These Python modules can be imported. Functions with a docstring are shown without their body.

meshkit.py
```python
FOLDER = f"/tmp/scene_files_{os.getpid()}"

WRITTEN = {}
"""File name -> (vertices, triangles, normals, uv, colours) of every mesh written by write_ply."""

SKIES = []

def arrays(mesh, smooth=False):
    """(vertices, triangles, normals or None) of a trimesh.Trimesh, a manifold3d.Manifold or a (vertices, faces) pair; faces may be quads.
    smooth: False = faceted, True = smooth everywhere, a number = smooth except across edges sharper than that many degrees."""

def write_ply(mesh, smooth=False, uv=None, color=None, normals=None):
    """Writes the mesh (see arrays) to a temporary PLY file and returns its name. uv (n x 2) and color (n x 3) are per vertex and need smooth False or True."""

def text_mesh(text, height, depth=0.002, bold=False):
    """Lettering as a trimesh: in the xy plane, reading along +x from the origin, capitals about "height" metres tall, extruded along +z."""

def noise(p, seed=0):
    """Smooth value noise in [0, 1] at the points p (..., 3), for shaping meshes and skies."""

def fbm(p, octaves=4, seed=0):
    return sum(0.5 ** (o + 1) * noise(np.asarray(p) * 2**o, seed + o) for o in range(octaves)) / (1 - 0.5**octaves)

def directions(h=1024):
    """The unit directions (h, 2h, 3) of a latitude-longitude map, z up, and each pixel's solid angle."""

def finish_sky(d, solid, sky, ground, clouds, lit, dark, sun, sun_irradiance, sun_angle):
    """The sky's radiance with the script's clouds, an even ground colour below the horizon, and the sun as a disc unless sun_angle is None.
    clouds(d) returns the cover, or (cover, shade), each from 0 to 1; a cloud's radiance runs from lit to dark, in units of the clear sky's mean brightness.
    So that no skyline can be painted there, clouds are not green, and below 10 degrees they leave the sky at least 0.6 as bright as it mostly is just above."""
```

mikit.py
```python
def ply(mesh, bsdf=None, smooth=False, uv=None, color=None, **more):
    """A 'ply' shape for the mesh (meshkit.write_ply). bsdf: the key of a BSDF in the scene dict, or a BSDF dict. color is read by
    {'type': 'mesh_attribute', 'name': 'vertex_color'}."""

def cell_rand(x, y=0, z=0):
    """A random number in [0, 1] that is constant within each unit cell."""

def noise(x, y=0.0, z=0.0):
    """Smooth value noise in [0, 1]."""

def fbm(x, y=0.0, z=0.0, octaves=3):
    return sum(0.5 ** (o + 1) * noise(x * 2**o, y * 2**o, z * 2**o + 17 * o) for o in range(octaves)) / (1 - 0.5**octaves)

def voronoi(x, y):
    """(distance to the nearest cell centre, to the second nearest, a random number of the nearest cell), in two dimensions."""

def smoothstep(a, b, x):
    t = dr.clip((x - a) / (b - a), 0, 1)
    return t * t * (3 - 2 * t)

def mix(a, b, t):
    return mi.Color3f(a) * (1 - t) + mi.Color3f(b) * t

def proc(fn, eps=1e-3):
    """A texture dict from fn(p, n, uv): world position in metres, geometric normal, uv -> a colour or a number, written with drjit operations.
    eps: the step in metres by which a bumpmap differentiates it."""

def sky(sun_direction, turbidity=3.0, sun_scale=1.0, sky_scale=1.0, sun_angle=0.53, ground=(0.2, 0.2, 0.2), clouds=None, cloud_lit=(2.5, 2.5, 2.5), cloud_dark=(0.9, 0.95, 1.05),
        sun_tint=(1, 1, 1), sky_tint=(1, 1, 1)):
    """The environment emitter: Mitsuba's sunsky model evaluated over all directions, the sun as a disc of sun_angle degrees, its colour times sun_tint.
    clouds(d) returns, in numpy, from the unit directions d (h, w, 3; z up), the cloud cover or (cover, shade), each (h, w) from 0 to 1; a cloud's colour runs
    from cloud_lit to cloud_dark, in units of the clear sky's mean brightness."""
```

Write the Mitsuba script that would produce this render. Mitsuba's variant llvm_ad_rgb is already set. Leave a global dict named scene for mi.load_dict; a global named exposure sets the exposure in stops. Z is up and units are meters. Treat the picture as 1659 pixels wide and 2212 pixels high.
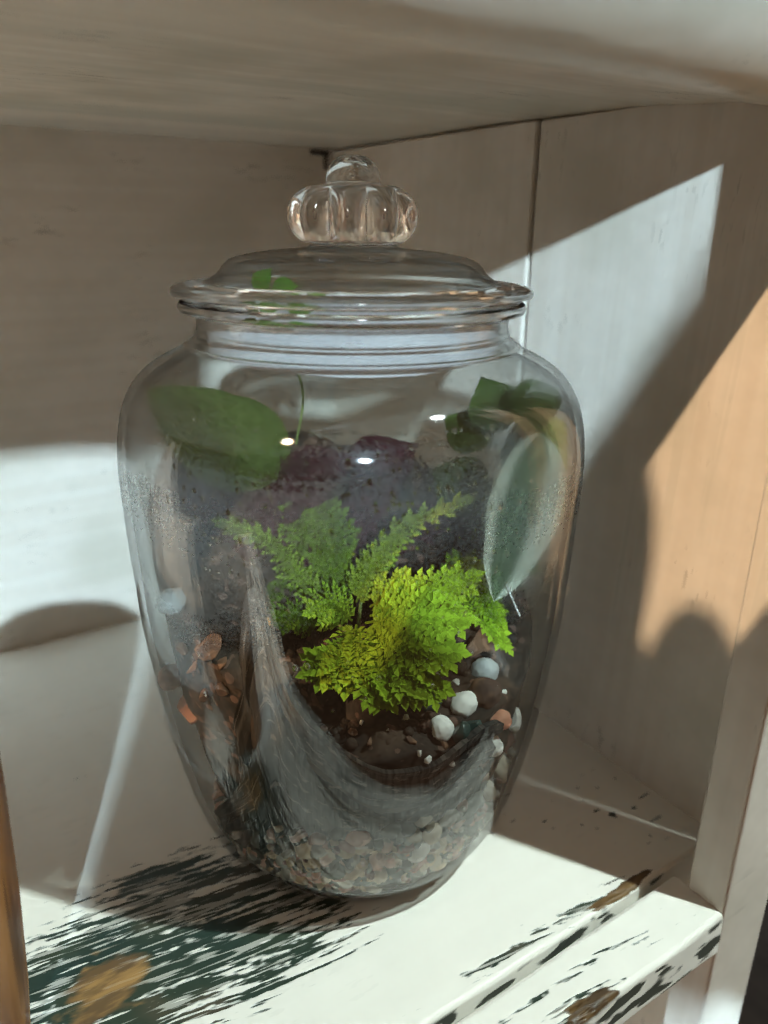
import math, random
import numpy as np, trimesh, manifold3d as m3, drjit as dr
import mitsuba as mi
import mikit, meshkit
from mikit import proc, noise, fbm, smoothstep, mix, voronoi
from scipy.interpolate import PchipInterpolator

# ---------------------------------------------------------------- camera, lamps, exposure
U = 0.23                                   # one unit of the layout below, in metres
T = mi.ScalarTransform4f
PITCH, ROLL, AZ = math.radians(20.0), math.radians(0.7), math.radians(56.5)
FWD_H = np.array([math.cos(AZ), math.sin(AZ), 0.0])
UPZ = np.array([0, 0, 1.0])
FWD = FWD_H * math.cos(PITCH) - UPZ * math.sin(PITCH)
R0 = np.cross(FWD, UPZ); R0 /= np.linalg.norm(R0)
RIGHT = R0 * math.cos(ROLL) + np.cross(R0, FWD) * math.sin(ROLL)
UPV = np.cross(RIGHT, FWD)
CAM = np.array([0, 0, 1.0])
exposure = 0.38
scene, labels = {"type": "scene"}, {}
scene["camera"] = {"type": "thinlens", "fov": 53.1, "fov_axis": "x", "near_clip": 0.01, "far_clip": 50.0,
                   "aperture_radius": 0.0019, "focus_distance": 0.245,
                   "to_world": T().look_at(origin=(CAM * U).tolist(), target=((CAM + FWD) * U).tolist(), up=UPV.tolist())}
# dim, warm light of the room all round
scene["room_light"] = {"type": "constant", "radiance": {"type": "rgb", "value": [0.110, 0.062, 0.037]}}
# lamps: position, aimed at, width of the lamp, irradiance at the aim (rgb)
LAMPS = {
    "cool_far_lamp": ((-2.43, -5.09, 3.20), (1.0, 1.0, 0.8), 0.14, (2.95, 4.15, 4.75)),
    "cool_ceiling_lamp": ((2.36, -1.90, 6.06), (0.6, 0.6, 0.0), 0.11, (2.55, 3.1, 2.95)),
    "warm_ceiling_lamp": ((-4.29, -1.27, 4.58), (1.098, 0.75, 0.6), 0.055, (3.0, 2.12, 1.28)),
}

rng = np.random.default_rng(7)
random.seed(7)
AX = np.array([0.584, 0.968])              # the jar's axis on the shelf
TC = -AX / np.linalg.norm(AX)              # from the axis towards the camera
RT = np.array([-TC[1], TC[0]])             # to the right of it


def loc(a, b, z):
    """A point a to the right of the jar's axis, b nearer the camera, at height z."""
    return np.array([*(AX + RT * a + TC * b), z])


def at(x, y, off):
    """The point seen at (x, y) of a 1659 x 2212 picture, on the upright plane off nearer than the jar's axis."""
    d = FWD * 1660.0 + RIGHT * (x - 829.5) - UPV * (y - 1106.0)
    n = np.array([*TC, 0.0])
    return CAM + d * ((off + (np.array([*AX, 0]) - CAM) @ n) / (d @ n))


# ---------------------------------------------------------------- helpers
def concat(ms):
    return trimesh.util.concatenate(ms)


def man(m):
    a = m.to_mesh()
    return trimesh.Trimesh(np.array(a.vert_properties[:, :3]), np.array(a.tri_verts), process=False)


def rbox(x0, x1, y0, y1, z0, z1, r=0.006, seg=8):
    s = m3.Manifold.sphere(r, seg)
    return man(m3.Manifold.batch_hull([s.translate((x, y, z)) for x in (x0 + r, x1 - r) for y in (y0 + r, y1 - r) for z in (z0 + r, z1 - r)]))


def obj(key, mesh, bsdf, smooth=False, uv=None, color=None, **more):
    """One entry of the scene; the mesh is in layout units. A taken key gets a number."""
    if key in scene:
        k = 1
        while f"{key}_{k:03d}" in scene:
            k += 1
        key = f"{key}_{k:03d}"
    if isinstance(mesh, trimesh.Trimesh):
        mesh = (np.array(mesh.vertices), np.array(mesh.faces))
    if bsdf in ("glass", "water") and trimesh.Trimesh(*mesh, process=False).volume < 0:
        mesh = (mesh[0], np.asarray(mesh[1])[:, ::-1])
    scene[key] = mikit.ply((np.asarray(mesh[0], float) * U, np.asarray(mesh[1])), bsdf, smooth, uv=uv, color=color, **more)
    return key


def tag(key, label=None, category=None, group=None, kind=None):
    labels[key] = {k: v for k, v in dict(label=label, category=category, group=group, kind=kind).items() if v}
    return key


def lathe(pts, n=128, axis=None, wob=None):
    """Surface of revolution of the (r, z) profile; wob(phi, r, z) may change r."""
    pts = np.asarray(pts, float)
    ph = np.arange(n) * 2 * np.pi / n
    P, R = np.meshgrid(np.arange(len(pts)), ph, indexing="ij")
    r, z = pts[P, 0], pts[P, 1]
    if wob is not None:
        r = wob(R, r, z)
    c = AX if axis is None else np.asarray(axis)
    v = np.stack([c[0] + r * np.cos(R), c[1] + r * np.sin(R), z + 0 * r], -1).reshape(-1, 3)
    i, j = np.meshgrid(np.arange(len(pts) - 1), np.arange(n), indexing="ij")
    q = np.stack([i * n + j, i * n + (j + 1) % n, (i + 1) * n + (j + 1) % n, (i + 1) * n + j], -1).reshape(-1, 4)
    return v, np.vstack([q[:, [0, 1, 2]], q[:, [0, 2, 3]]])


def curve(pts, n, closed=False):
    """A smooth curve through control points (Catmull-Rom)."""
    p = np.asarray(pts, float)
    p = np.vstack([2 * p[0] - p[1], p, 2 * p[-1] - p[-2]])
    t = np.linspace(0, len(p) - 3 - 1e-9, n)
    i = t.astype(int); f = (t - i)[:, None]
    a, b, c, d = p[i], p[i + 1], p[i + 2], p[i + 3]
    return 0.5 * (2 * b + (c - a) * f + (2 * a - 5 * b + 4 * c - d) * f**2 + (3 * b - a - 3 * c + d) * f**3)


def tube(points, radii, sides=6):
    p = np.asarray(points, float)
    t = np.gradient(p, axis=0); t /= np.linalg.norm(t, axis=1, keepdims=True) + 1e-12
    a = np.cross(t, [0.31, 0.87, 0.38]); a /= np.linalg.norm(a, axis=1, keepdims=True) + 1e-12
    b = np.cross(t, a)
    ang = np.arange(sides) * 2 * np.pi / sides
    r = np.broadcast_to(radii, (len(p),))[:, None, None]
    v = p[:, None] + r * (np.cos(ang)[None, :, None] * a[:, None] + np.sin(ang)[None, :, None] * b[:, None])
    i, j = np.meshgrid(np.arange(len(p) - 1), np.arange(sides), indexing="ij")
    q = np.stack([i * sides + j, i * sides + (j + 1) % sides, (i + 1) * sides + (j + 1) % sides, (i + 1) * sides + j], -1).reshape(-1, 4)
    return v.reshape(-1, 3), np.vstack([q[:, [0, 1, 2]], q[:, [0, 2, 3]]])


def stone(center, size, seed, sub=3, rough=0.25, squash=(1, 1, 1), angular=False):
    s = trimesh.creation.icosphere(sub)
    v = np.array(s.vertices)
    d = meshkit.fbm(v * 1.4 + seed * 3.17, 3, seed) - 0.5
    v = v * (1 + rough * 2 * d)[:, None]
    if angular:
        r2 = np.random.default_rng(seed)
        for _ in range(7):
            n = r2.normal(size=3); n /= np.linalg.norm(n)
            h = r2.uniform(0.45, 0.75)
            k = v @ n - h
            v = v - np.where(k > 0, k, 0)[:, None] * n
    r2 = np.random.default_rng(seed + 99)
    q = trimesh.transformations.random_rotation_matrix(r2.random(3))[:3, :3]
    return trimesh.Trimesh((v * np.asarray(squash)) @ q.T * size + np.asarray(center), s.faces, process=False)


def extrude_x(profile, xs, jitter=0.0, seed=0, freq=9.0):
    """A profile of (y, z) points (counter-clockwise seen from +x) drawn along xs, its edges unsteady by jitter."""
    pr, xs = np.asarray(profile, float), np.asarray(xs, float)
    n = len(pr)
    X, K = np.meshgrid(xs, np.arange(n), indexing="ij")
    v = np.stack([X, pr[K, 0], pr[K, 1]], -1)
    if jitter:
        w = meshkit.fbm(v * [freq, 40, 40] + seed, 3, seed) - 0.5
        w2 = meshkit.fbm(v * [freq * 1.3, 40, 40] + seed + 50, 3, seed + 5) - 0.5
        v[..., 1] += jitter * w; v[..., 2] += jitter * w2
    v = v.reshape(-1, 3)
    i, j = np.meshgrid(np.arange(len(xs) - 1), np.arange(n), indexing="ij")
    q = np.stack([i * n + j, (i + 1) * n + j, (i + 1) * n + (j + 1) % n, i * n + (j + 1) % n], -1).reshape(-1, 4)
    f = np.vstack([q[:, [0, 1, 2]], q[:, [0, 2, 3]]])
    c0, c1 = len(v), len(v) + 1
    v = np.vstack([v, [xs[0], *pr.mean(0)], [xs[-1], *pr.mean(0)]])
    k = np.arange(n)
    caps = np.vstack([np.stack([k * 0 + c0, k, (k + 1) % n], 1), np.stack([k * 0 + c1, (len(xs) - 1) * n + (k + 1) % n, (len(xs) - 1) * n + k], 1)])
    return v, np.vstack([f, caps])


# ---------------------------------------------------------------- materials
def rgb(*c):
    return {"type": "rgb", "value": list(c)}


def pr(key, color, rough=0.6, bump=None, eps=3e-4, **more):
    """A two-sided principled material; color is a tuple or a function, bump a function giving a height in metres."""
    col = proc(color) if callable(color) else rgb(*color)
    b = {"type": "principled", "base_color": col, "roughness": rough, **more}
    if bump is not None:
        b = {"type": "bumpmap", "arbitrary": proc(bump, eps), "scale": 1.0, "bsdf": b}
    scene[key] = {"type": "twosided", "bsdf": b}
    return key


def paint(qx, qy, qz, u, v):
    """Old white paint brushed along u: faint strokes, dirt and yellowing."""
    s = fbm(u * 2.5, v * 55.0, 3.1, 3)
    d = fbm(qx * 5, qy * 5, qz * 5 + 9, 4)
    c = mix((0.600, 0.538, 0.476), (0.640, 0.585, 0.528), smoothstep(0.2, 0.8, s))
    c = c * (0.96 + 0.08 * fbm(qx * 40, qy * 40, qz * 40, 3))
    c = mix(c, mi.Color3f(0.49, 0.455, 0.395), smoothstep(0.62, 0.78, s) * smoothstep(0.45, 0.6, noise(qx * 3, qy * 3, qz * 3)) * 0.35)
    k = smoothstep(0.66, 0.72, fbm(u * 30, v * 130, 12.0, 3)) * smoothstep(0.55, 0.75, fbm(qx * 7 + 3, qy * 7, qz * 7, 3))
    c = mix(c, mi.Color3f(0.25, 0.22, 0.18), k * 0.45)
    return mix(c, mi.Color3f(0.46, 0.42, 0.35), smoothstep(0.40, 0.80, d) * 0.6)


def strokes(u, v):
    return 0.00013 * fbm(u * 2.2, v * 60.0, 1.7, 3) + 0.00007 * fbm(u * 9, v * 170.0, 5.0, 2)


pr("paint_side", lambda p, n, uv: paint(p.x / U, p.y / U, p.z / U, p.z / U, p.y / U + 0.04 * p.z / U), 0.42,
   lambda p, n, uv: strokes(p.z / U, p.y / U + 0.04 * p.z / U) + 0.00022 * fbm(p.x * 250, p.y * 300, p.z * 170, 3))
pr("paint_back", lambda p, n, uv: paint(p.x / U, p.y / U, p.z / U, p.x / U, p.z / U + p.y / U), 0.45,
   lambda p, n, uv: strokes(p.x / U, p.z / U + p.y / U) + 0.00012 * fbm(p.x * 120, p.y * 160, p.z * 160, 3))


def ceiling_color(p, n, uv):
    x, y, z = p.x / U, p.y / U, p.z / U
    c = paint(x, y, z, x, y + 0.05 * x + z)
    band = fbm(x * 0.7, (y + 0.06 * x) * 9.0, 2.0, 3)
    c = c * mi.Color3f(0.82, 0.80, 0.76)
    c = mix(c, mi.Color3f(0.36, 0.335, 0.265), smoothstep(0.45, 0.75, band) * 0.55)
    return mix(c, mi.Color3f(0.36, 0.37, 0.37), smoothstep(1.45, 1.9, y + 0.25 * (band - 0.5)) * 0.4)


pr("paint_ceiling", ceiling_color, 0.4, lambda p, n, uv: strokes(p.x / U, p.y / U + p.z / U + 0.05 * p.x / U) * 1.5)


def blob(x, y, cx, cy, rx, ry):
    return dr.maximum(0, 1 - dr.sqrt(dr.square((x - cx) / rx) + dr.square((y - cy) / ry)))


def wear(x, y):
    """(paint gone, bare brown wood) on the top of the shelf boards, from 0 to 1."""
    v = y + 0.12 * (x - 0.2) + 0.016 * (noise(x * 6, y * 3, 4.0) - 0.5)
    s = 0.36 * fbm(x * 5.0, v * 75, 0.3, 2) + 0.38 * fbm(x * 13, v * 165, 8.0, 2) + 0.26 * fbm(x * 42, v * 260, 2.0, 2)
    big = dr.minimum(1.0, 2.15 * blob(x, y, 0.205, 0.895, 0.40, 0.215))
    big = big * (0.70 + 0.62 * noise(x * 8, y * 12, 2.0))
    groove = 1.1 * blob(x, y, 0.815, 0.592, 0.14, 0.034) + 1.2 * blob(x, y, 0.62, 0.60, 0.17, 0.02) + 1.4 * blob(x, y, 0.30, 0.60, 0.2, 0.02)
    front = 0.62 * blob(x, y, 0.80, 0.500, 0.18, 0.055) + 0.75 * blob(x, y, 0.60, 0.525, 0.28, 0.014) + 1.3 * blob(x, y, 0.63, 0.478, 0.14, 0.026) + 0.9 * blob(x, y, 0.3, 0.5, 0.3, 0.04)
    stray = 0.30 * blob(x, y, 0.48, 0.74, 0.45, 0.14)
    m = dr.minimum(big + groove + front, 1.1) + stray
    gone = smoothstep(0.575, 0.645, s * 0.74 + m * 0.30 + 0.05 * (noise(x * 130, y * 260, 6.0) - 0.5))
    wood = 0.85 * smoothstep(0.48, 0.76, blob(x, y, 0.118, 0.868, 0.085, 0.075) * 0.9 + 0.75 * fbm(x * 26, v * 60, 5.0, 4) - 0.10)
    wood = wood * smoothstep(0.0, 0.05, blob(x, y, 0.118, 0.868, 0.10, 0.085))
    wood = dr.maximum(wood, smoothstep(0.45, 0.6, blob(x, y, 0.86, 0.588, 0.13, 0.016) * 1.2 + 0.7 * (fbm(x * 26, v * 120, 3.0, 3) - 0.5)))
    wood = dr.maximum(wood, smoothstep(0.45, 0.65, blob(x, y, 0.66, 0.474, 0.08, 0.026) * 1.2 + 0.8 * (fbm(x * 26, v * 100, 7.0, 3) - 0.5)))
    return gone, wood


def shelf_color(p, n, uv):
    x, y, z = p.x / U, p.y / U, p.z / U
    c = paint(x, y, z, x, y + z)
    c = mix(c, mi.Color3f(0.75, 0.735, 0.685), 0.75)
    gone, wood = wear(x, y)
    edge = smoothstep(-0.012, -0.004, z)                       # only on the top faces
    under = mix((0.008, 0.026, 0.022), (0.026, 0.038, 0.022), noise(x * 14, y * 25, 1.0))
    under = mix(under, mi.Color3f(0.055, 0.048, 0.030), smoothstep(0.55, 0.8, fbm(x * 9, y * 16, 4.0, 3)))
    under = mix(under, c, 0.45 * smoothstep(0.60, 0.72, fbm(x * 16 + 3, (y + 0.12 * x) * 210, 7.0, 2)))     # paint left in the pores of the wood
    thin = smoothstep(0.04, 0.5, gone) * smoothstep(0.9, 0.4, gone)
    c = mix(c, mi.Color3f(0.50, 0.55, 0.54), thin * 0.5 * edge)
    c = mix(c, under, gone * edge)
    brown = mix((0.34, 0.185, 0.062), (0.13, 0.070, 0.028), smoothstep(0.3, 0.7, fbm(x * 20, y * 70, 2.0, 4)))
    brown = brown * (1 - 0.6 * smoothstep(0.35, 0.5, x))
    c = mix(c, brown, wood * edge * dr.maximum(gone, smoothstep(0.4, 0.6, wood)))
    # chips on the front faces
    chip = smoothstep(0.64, 0.72, fbm(x * 14, z * 40, 3.0, 3) + 0.35 * blob(x, z, 0.93, -0.03, 0.05, 0.05)) * (1 - edge)
    c = mix(c, mi.Color3f(0.05, 0.055, 0.045), chip)
    knick = smoothstep(0.86, 0.90, noise(x * 60, y * 95, 9.0)) * smoothstep(0.60, 0.75, noise(x * 4, y * 6, 3.3)) * smoothstep(0.85, 0.75, y) * edge
    return mix(c, mi.Color3f(0.04, 0.06, 0.06), knick)


def shelf_bump(p, n, uv):
    x, y = p.x / U, p.y / U
    gone, wood = wear(x, y)
    return strokes(x, y + p.z / U) * 0.8 - 0.00045 * gone + 0.00012 * fbm(x * 20, y * 120, 3.0, 2) * wood


pr("paint_shelf", shelf_color, 0.5, shelf_bump, 2.5e-4)
pr("dark_wood", lambda p, n, uv: mix((0.012, 0.008, 0.006), (0.035, 0.022, 0.015), fbm(p.x * 6, p.z * 90, p.y * 6, 3)), 0.6)


def pot_color(p, n, uv):
    x, y, z = p.x / U, p.y / U, p.z / U
    g = fbm(x * 26 + 2.0 * noise(z * 3), y * 26, z * 2.2, 4)
    c = mix((0.080, 0.028, 0.010), (0.24, 0.105, 0.035), smoothstep(0.25, 0.75, g))
    return mix(c, mi.Color3f(0.045, 0.018, 0.008), smoothstep(0.60, 0.75, fbm(x * 60, y * 60, z * 5, 2)) * 0.6)


pr("pot_wood", pot_color, 0.38, lambda p, n, uv: 0.0004 * fbm(p.x * 120, p.y * 120, p.z * 12, 3))
scene["glass_sheet"] = {"type": "thindielectric", "int_ior": 1.45, "ext_ior": 1.0, "specular_transmittance": rgb(0.975, 0.985, 0.978), "specular_reflectance": rgb(0.5, 0.5, 0.5)}
scene["glass"] = {"type": "dielectric", "int_ior": 1.5, "ext_ior": 1.0}
scene["water"] = {"type": "dielectric", "int_ior": 1.33, "ext_ior": 1.0}
scene["ground_glass"] = {"type": "mask", "opacity": 0.48, "bsdf": {"type": "principledthin", "base_color": rgb(0.93, 0.895, 0.935), "roughness": 0.45, "diff_trans": 1.0, "spec_trans": 0.0}}


def soil_color(p, n, uv):
    x, y, z = p.x / U, p.y / U, p.z / U
    g = fbm(x * 30, y * 30, z * 30, 4)
    c = mix((0.012, 0.007, 0.004), (0.052, 0.029, 0.017), smoothstep(0.3, 0.75, g))
    return mix(c, mi.Color3f(0.13, 0.07, 0.05), smoothstep(0.68, 0.76, noise(x * 75, y * 75, z * 75)) * 0.7)


pr("soil_mat", soil_color, 0.85, lambda p, n, uv: 0.0012 * fbm(p.x * 260, p.y * 260, p.z * 260, 3))


def liner_color(p, n, uv):
    # uv: around, along the drape
    f = fbm(uv.x * 260, uv.y * 6, 1.0, 3)
    g = fbm(uv.x * 40, uv.y * 20, 4.0, 4)
    c = mix((0.014, 0.012, 0.011), (0.062, 0.054, 0.048), smoothstep(0.3, 0.72, f * 0.55 + g * 0.45))
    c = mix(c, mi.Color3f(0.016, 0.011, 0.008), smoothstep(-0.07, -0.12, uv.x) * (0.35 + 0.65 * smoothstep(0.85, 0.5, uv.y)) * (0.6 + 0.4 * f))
    return mix(c, mi.Color3f(0.18, 0.15, 0.13), smoothstep(0.66, 0.74, fbm(uv.x * 60, uv.y * 60, 7.0, 3)) * 0.6)


pr("liner_mat", liner_color, 0.9, lambda p, n, uv: 0.0006 * fbm(uv.x * 260, uv.y * 8, 1.0, 3))
scene["gravel_mat"] = {"type": "twosided", "bsdf": {"type": "principled", "base_color": {"type": "mesh_attribute", "name": "vertex_color"}, "roughness": 0.75}}


def speckle(base, spot, f=90.0, lo=0.55, hi=0.8):
    return lambda p, n, uv: mix(base, spot, smoothstep(lo, hi, fbm(p.x * f / U, p.y * f / U, p.z * f / U, 3)))


pr("white_stone", speckle((0.74, 0.73, 0.70), (0.52, 0.50, 0.46), 26), 0.6)
pr("orange_stone", speckle((0.56, 0.24, 0.15), (0.66, 0.42, 0.32), 22), 0.65)
pr("pink_stone", speckle((0.46, 0.33, 0.29), (0.60, 0.50, 0.45), 24), 0.7)
pr("grey_stone", speckle((0.30, 0.30, 0.29), (0.46, 0.45, 0.43), 24), 0.7)
pr("green_stone", speckle((0.030, 0.055, 0.048), (0.085, 0.12, 0.105), 16), 0.28)
pr("bark_mat", speckle((0.17, 0.088, 0.050), (0.07, 0.036, 0.024), 30, 0.4, 0.65), 0.8)


def leaf(key, color, trans=0.7, rough=0.5):
    col = proc(color) if callable(color) else rgb(*color)
    scene[key] = {"type": "principledthin", "base_color": col, "roughness": rough, "diff_trans": trans, "spec_trans": 0.0, "eta": 1.4}


scene["moss_mat"] = {"type": "principledthin", "base_color": {"type": "mesh_attribute", "name": "vertex_color"}, "roughness": 0.45, "diff_trans": 0.75, "spec_trans": 0.0, "eta": 1.4}


def veined(uv):
    """0 to 1: the pale net of veins of a leaf, uv.x along it, uv.y across it from -1 to 1."""
    a = dr.abs(uv.y)
    mid = smoothstep(0.10, 0.03, a)
    w = uv.x * 7.0 - a * 1.6
    side = smoothstep(0.30, 0.50, dr.abs(w - dr.floor(w) - 0.5))
    f1, f2, _ = voronoi(uv.x * 13, uv.y * 4.5)
    net = smoothstep(0.22, 0.03, f2 - f1)
    return dr.maximum(dr.maximum(mid * 0.8, side * 0.55), net * 0.4)


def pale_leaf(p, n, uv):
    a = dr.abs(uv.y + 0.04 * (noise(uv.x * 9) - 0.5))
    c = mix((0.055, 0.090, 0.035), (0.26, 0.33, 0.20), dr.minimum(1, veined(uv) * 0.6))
    return mix(c, mi.Color3f(0.78, 0.83, 0.70), smoothstep(0.38, 0.70, a) * (0.70 + 0.3 * noise(uv.x * 30, uv.y * 15)))  # reflection painted as a pale band along both margins


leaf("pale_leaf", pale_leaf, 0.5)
leaf("green_leaf", lambda p, n, uv: mix((0.060, 0.082, 0.018), (0.12, 0.15, 0.045), veined(uv) * 0.6 + 0.3 * noise(uv.x * 5, uv.y * 3)), 0.7)
leaf("dark_leaf", lambda p, n, uv: mix((0.045, 0.070, 0.016), (0.095, 0.130, 0.040), veined(uv) * 0.6 + 0.3 * noise(uv.x * 5, uv.y * 3)), 0.6)
leaf("yellow_leaf", lambda p, n, uv: mix((0.24, 0.29, 0.06), (0.36, 0.40, 0.12), veined(uv) * 0.6 + 0.4 * noise(uv.x * 5, uv.y * 3)), 0.8)
leaf("maroon_leaf", lambda p, n, uv: mix((0.026, 0.008, 0.011), (0.080, 0.030, 0.036), veined(uv) * 0.6 + 0.4 * noise(uv.x * 6, uv.y * 3)), 0.45)
leaf("dead_leaf", lambda p, n, uv: mix((0.42, 0.27, 0.07), (0.52, 0.38, 0.14), noise(uv.x * 8, uv.y * 5)), 0.6)
leaf("sprig_leaf", lambda p, n, uv: mix((0.07, 0.15, 0.015), (0.15, 0.26, 0.04), veined(uv) * 0.7), 0.7)
pr("stem_mat", (0.10, 0.055, 0.03), 0.6)
pr("green_stem", (0.16, 0.20, 0.05), 0.6)
pr("lamp_metal", (0.03, 0.03, 0.03), 0.5)
pr("board_mat", lambda p, n, uv: mix((0.10, 0.07, 0.05), (0.16, 0.11, 0.075), fbm(p.x * 30, p.z * 6, p.y * 30, 3)), 0.7)

# ---------------------------------------------------------------- lamps
for name, (pos, aim, width, irr) in LAMPS.items():
    pos, aim = np.array(pos), np.array(aim)
    d = (aim - pos) / np.linalg.norm(aim - pos)
    a = np.cross(d, UPZ); a /= np.linalg.norm(a); b = np.cross(a, d)
    tag(name, f"{name.replace('_', ' ')} with four square panels in a black housing", "lamp")
    g, h = width * 0.03, width * 0.5
    area = (4 * (h - g) ** 2) * U * U
    rad = np.array(irr) * (np.linalg.norm(aim - pos) * U) ** 2 / area
    for sx in (-1, 1):
        for sy in (-1, 1):
            q = [pos + a * sx * g + b * sy * g, pos + a * sx * h + b * sy * g, pos + a * sx * h + b * sy * h, pos + a * sx * g + b * sy * h]
            v = np.array(q)
            nrm = np.cross(v[1] - v[0], v[2] - v[0])
            f = [[0, 1, 2], [0, 2, 3]] if nrm @ d > 0 else [[0, 2, 1], [0, 3, 2]]
            obj(f"{name}__panel", (v, np.array(f)), "lamp_metal", emitter={"type": "area", "radiance": rgb(*rad.tolist())})
    box = trimesh.creation.box((width * 1.15, width * 1.15, width * 0.5))
    M = np.eye(4); M[:3, 0], M[:3, 1], M[:3, 2], M[:3, 3] = a, b, -d, pos - d * width * 0.27
    box.apply_transform(M)
    obj(f"{name}__housing", box, "lamp_metal")


def board_between(name, label, lamp, pts, share, thick=0.03):
    """An added, unseen board that blocks part of a lamp: its outline is given where its shadow from the lamp ends."""
    pos = np.array(LAMPS[lamp][0])
    v = np.array([pos + (np.array(q) - pos) * share for q in pts])
    c = v.mean(0)
    u_, s_, w_ = np.linalg.svd(v - c)
    e1, e2 = w_[0], w_[1]
    e3 = np.cross(e1, e2)
    from shapely import Polygon
    poly = Polygon(np.stack([(v - c) @ e1, (v - c) @ e2], 1)).buffer(0)
    m = trimesh.creation.extrude_polygon(poly, thick, engine="earcut")
    M = np.eye(4); M[:3, 0], M[:3, 1], M[:3, 2], M[:3, 3] = e1, e2, e3, c
    m.apply_transform(M)
    tag(obj(name, m, "board_mat"), label, "board")


XS, YB, ZC = 1.098, 1.932, 1.203            # side panel, back panel, underside of the upper shelf
board_between("shadow_board", "added brown board out of view, shading the side panel from the far lamp, right of the viewer", "cool_far_lamp",  # boards added out of view, outlines cut to leave the wanted shadows
              [(XS, y, z) for y, z in [(0.30, 1.00), (0.757, 1.00), (0.782, 0.925), (0.838, 0.832), (0.909, 0.709), (0.958, 0.629), (1.03, 0.50), (1.10, 0.33), (1.3, -0.30), (0.30, -0.30)]], 0.77)
board_between("shadow_board_001", "added brown board out of view, shading the back panel from the far lamp, left of the viewer", "cool_far_lamp",
              [(x, YB, z) for x, z in [(-0.9, 0.53), (0.1, 0.515), (0.34, 0.505), (0.60, 0.47), (0.66, 0.50), (0.70, 0.62), (0.70, 0.80), (-0.9, 0.80)]], 0.74)
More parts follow.
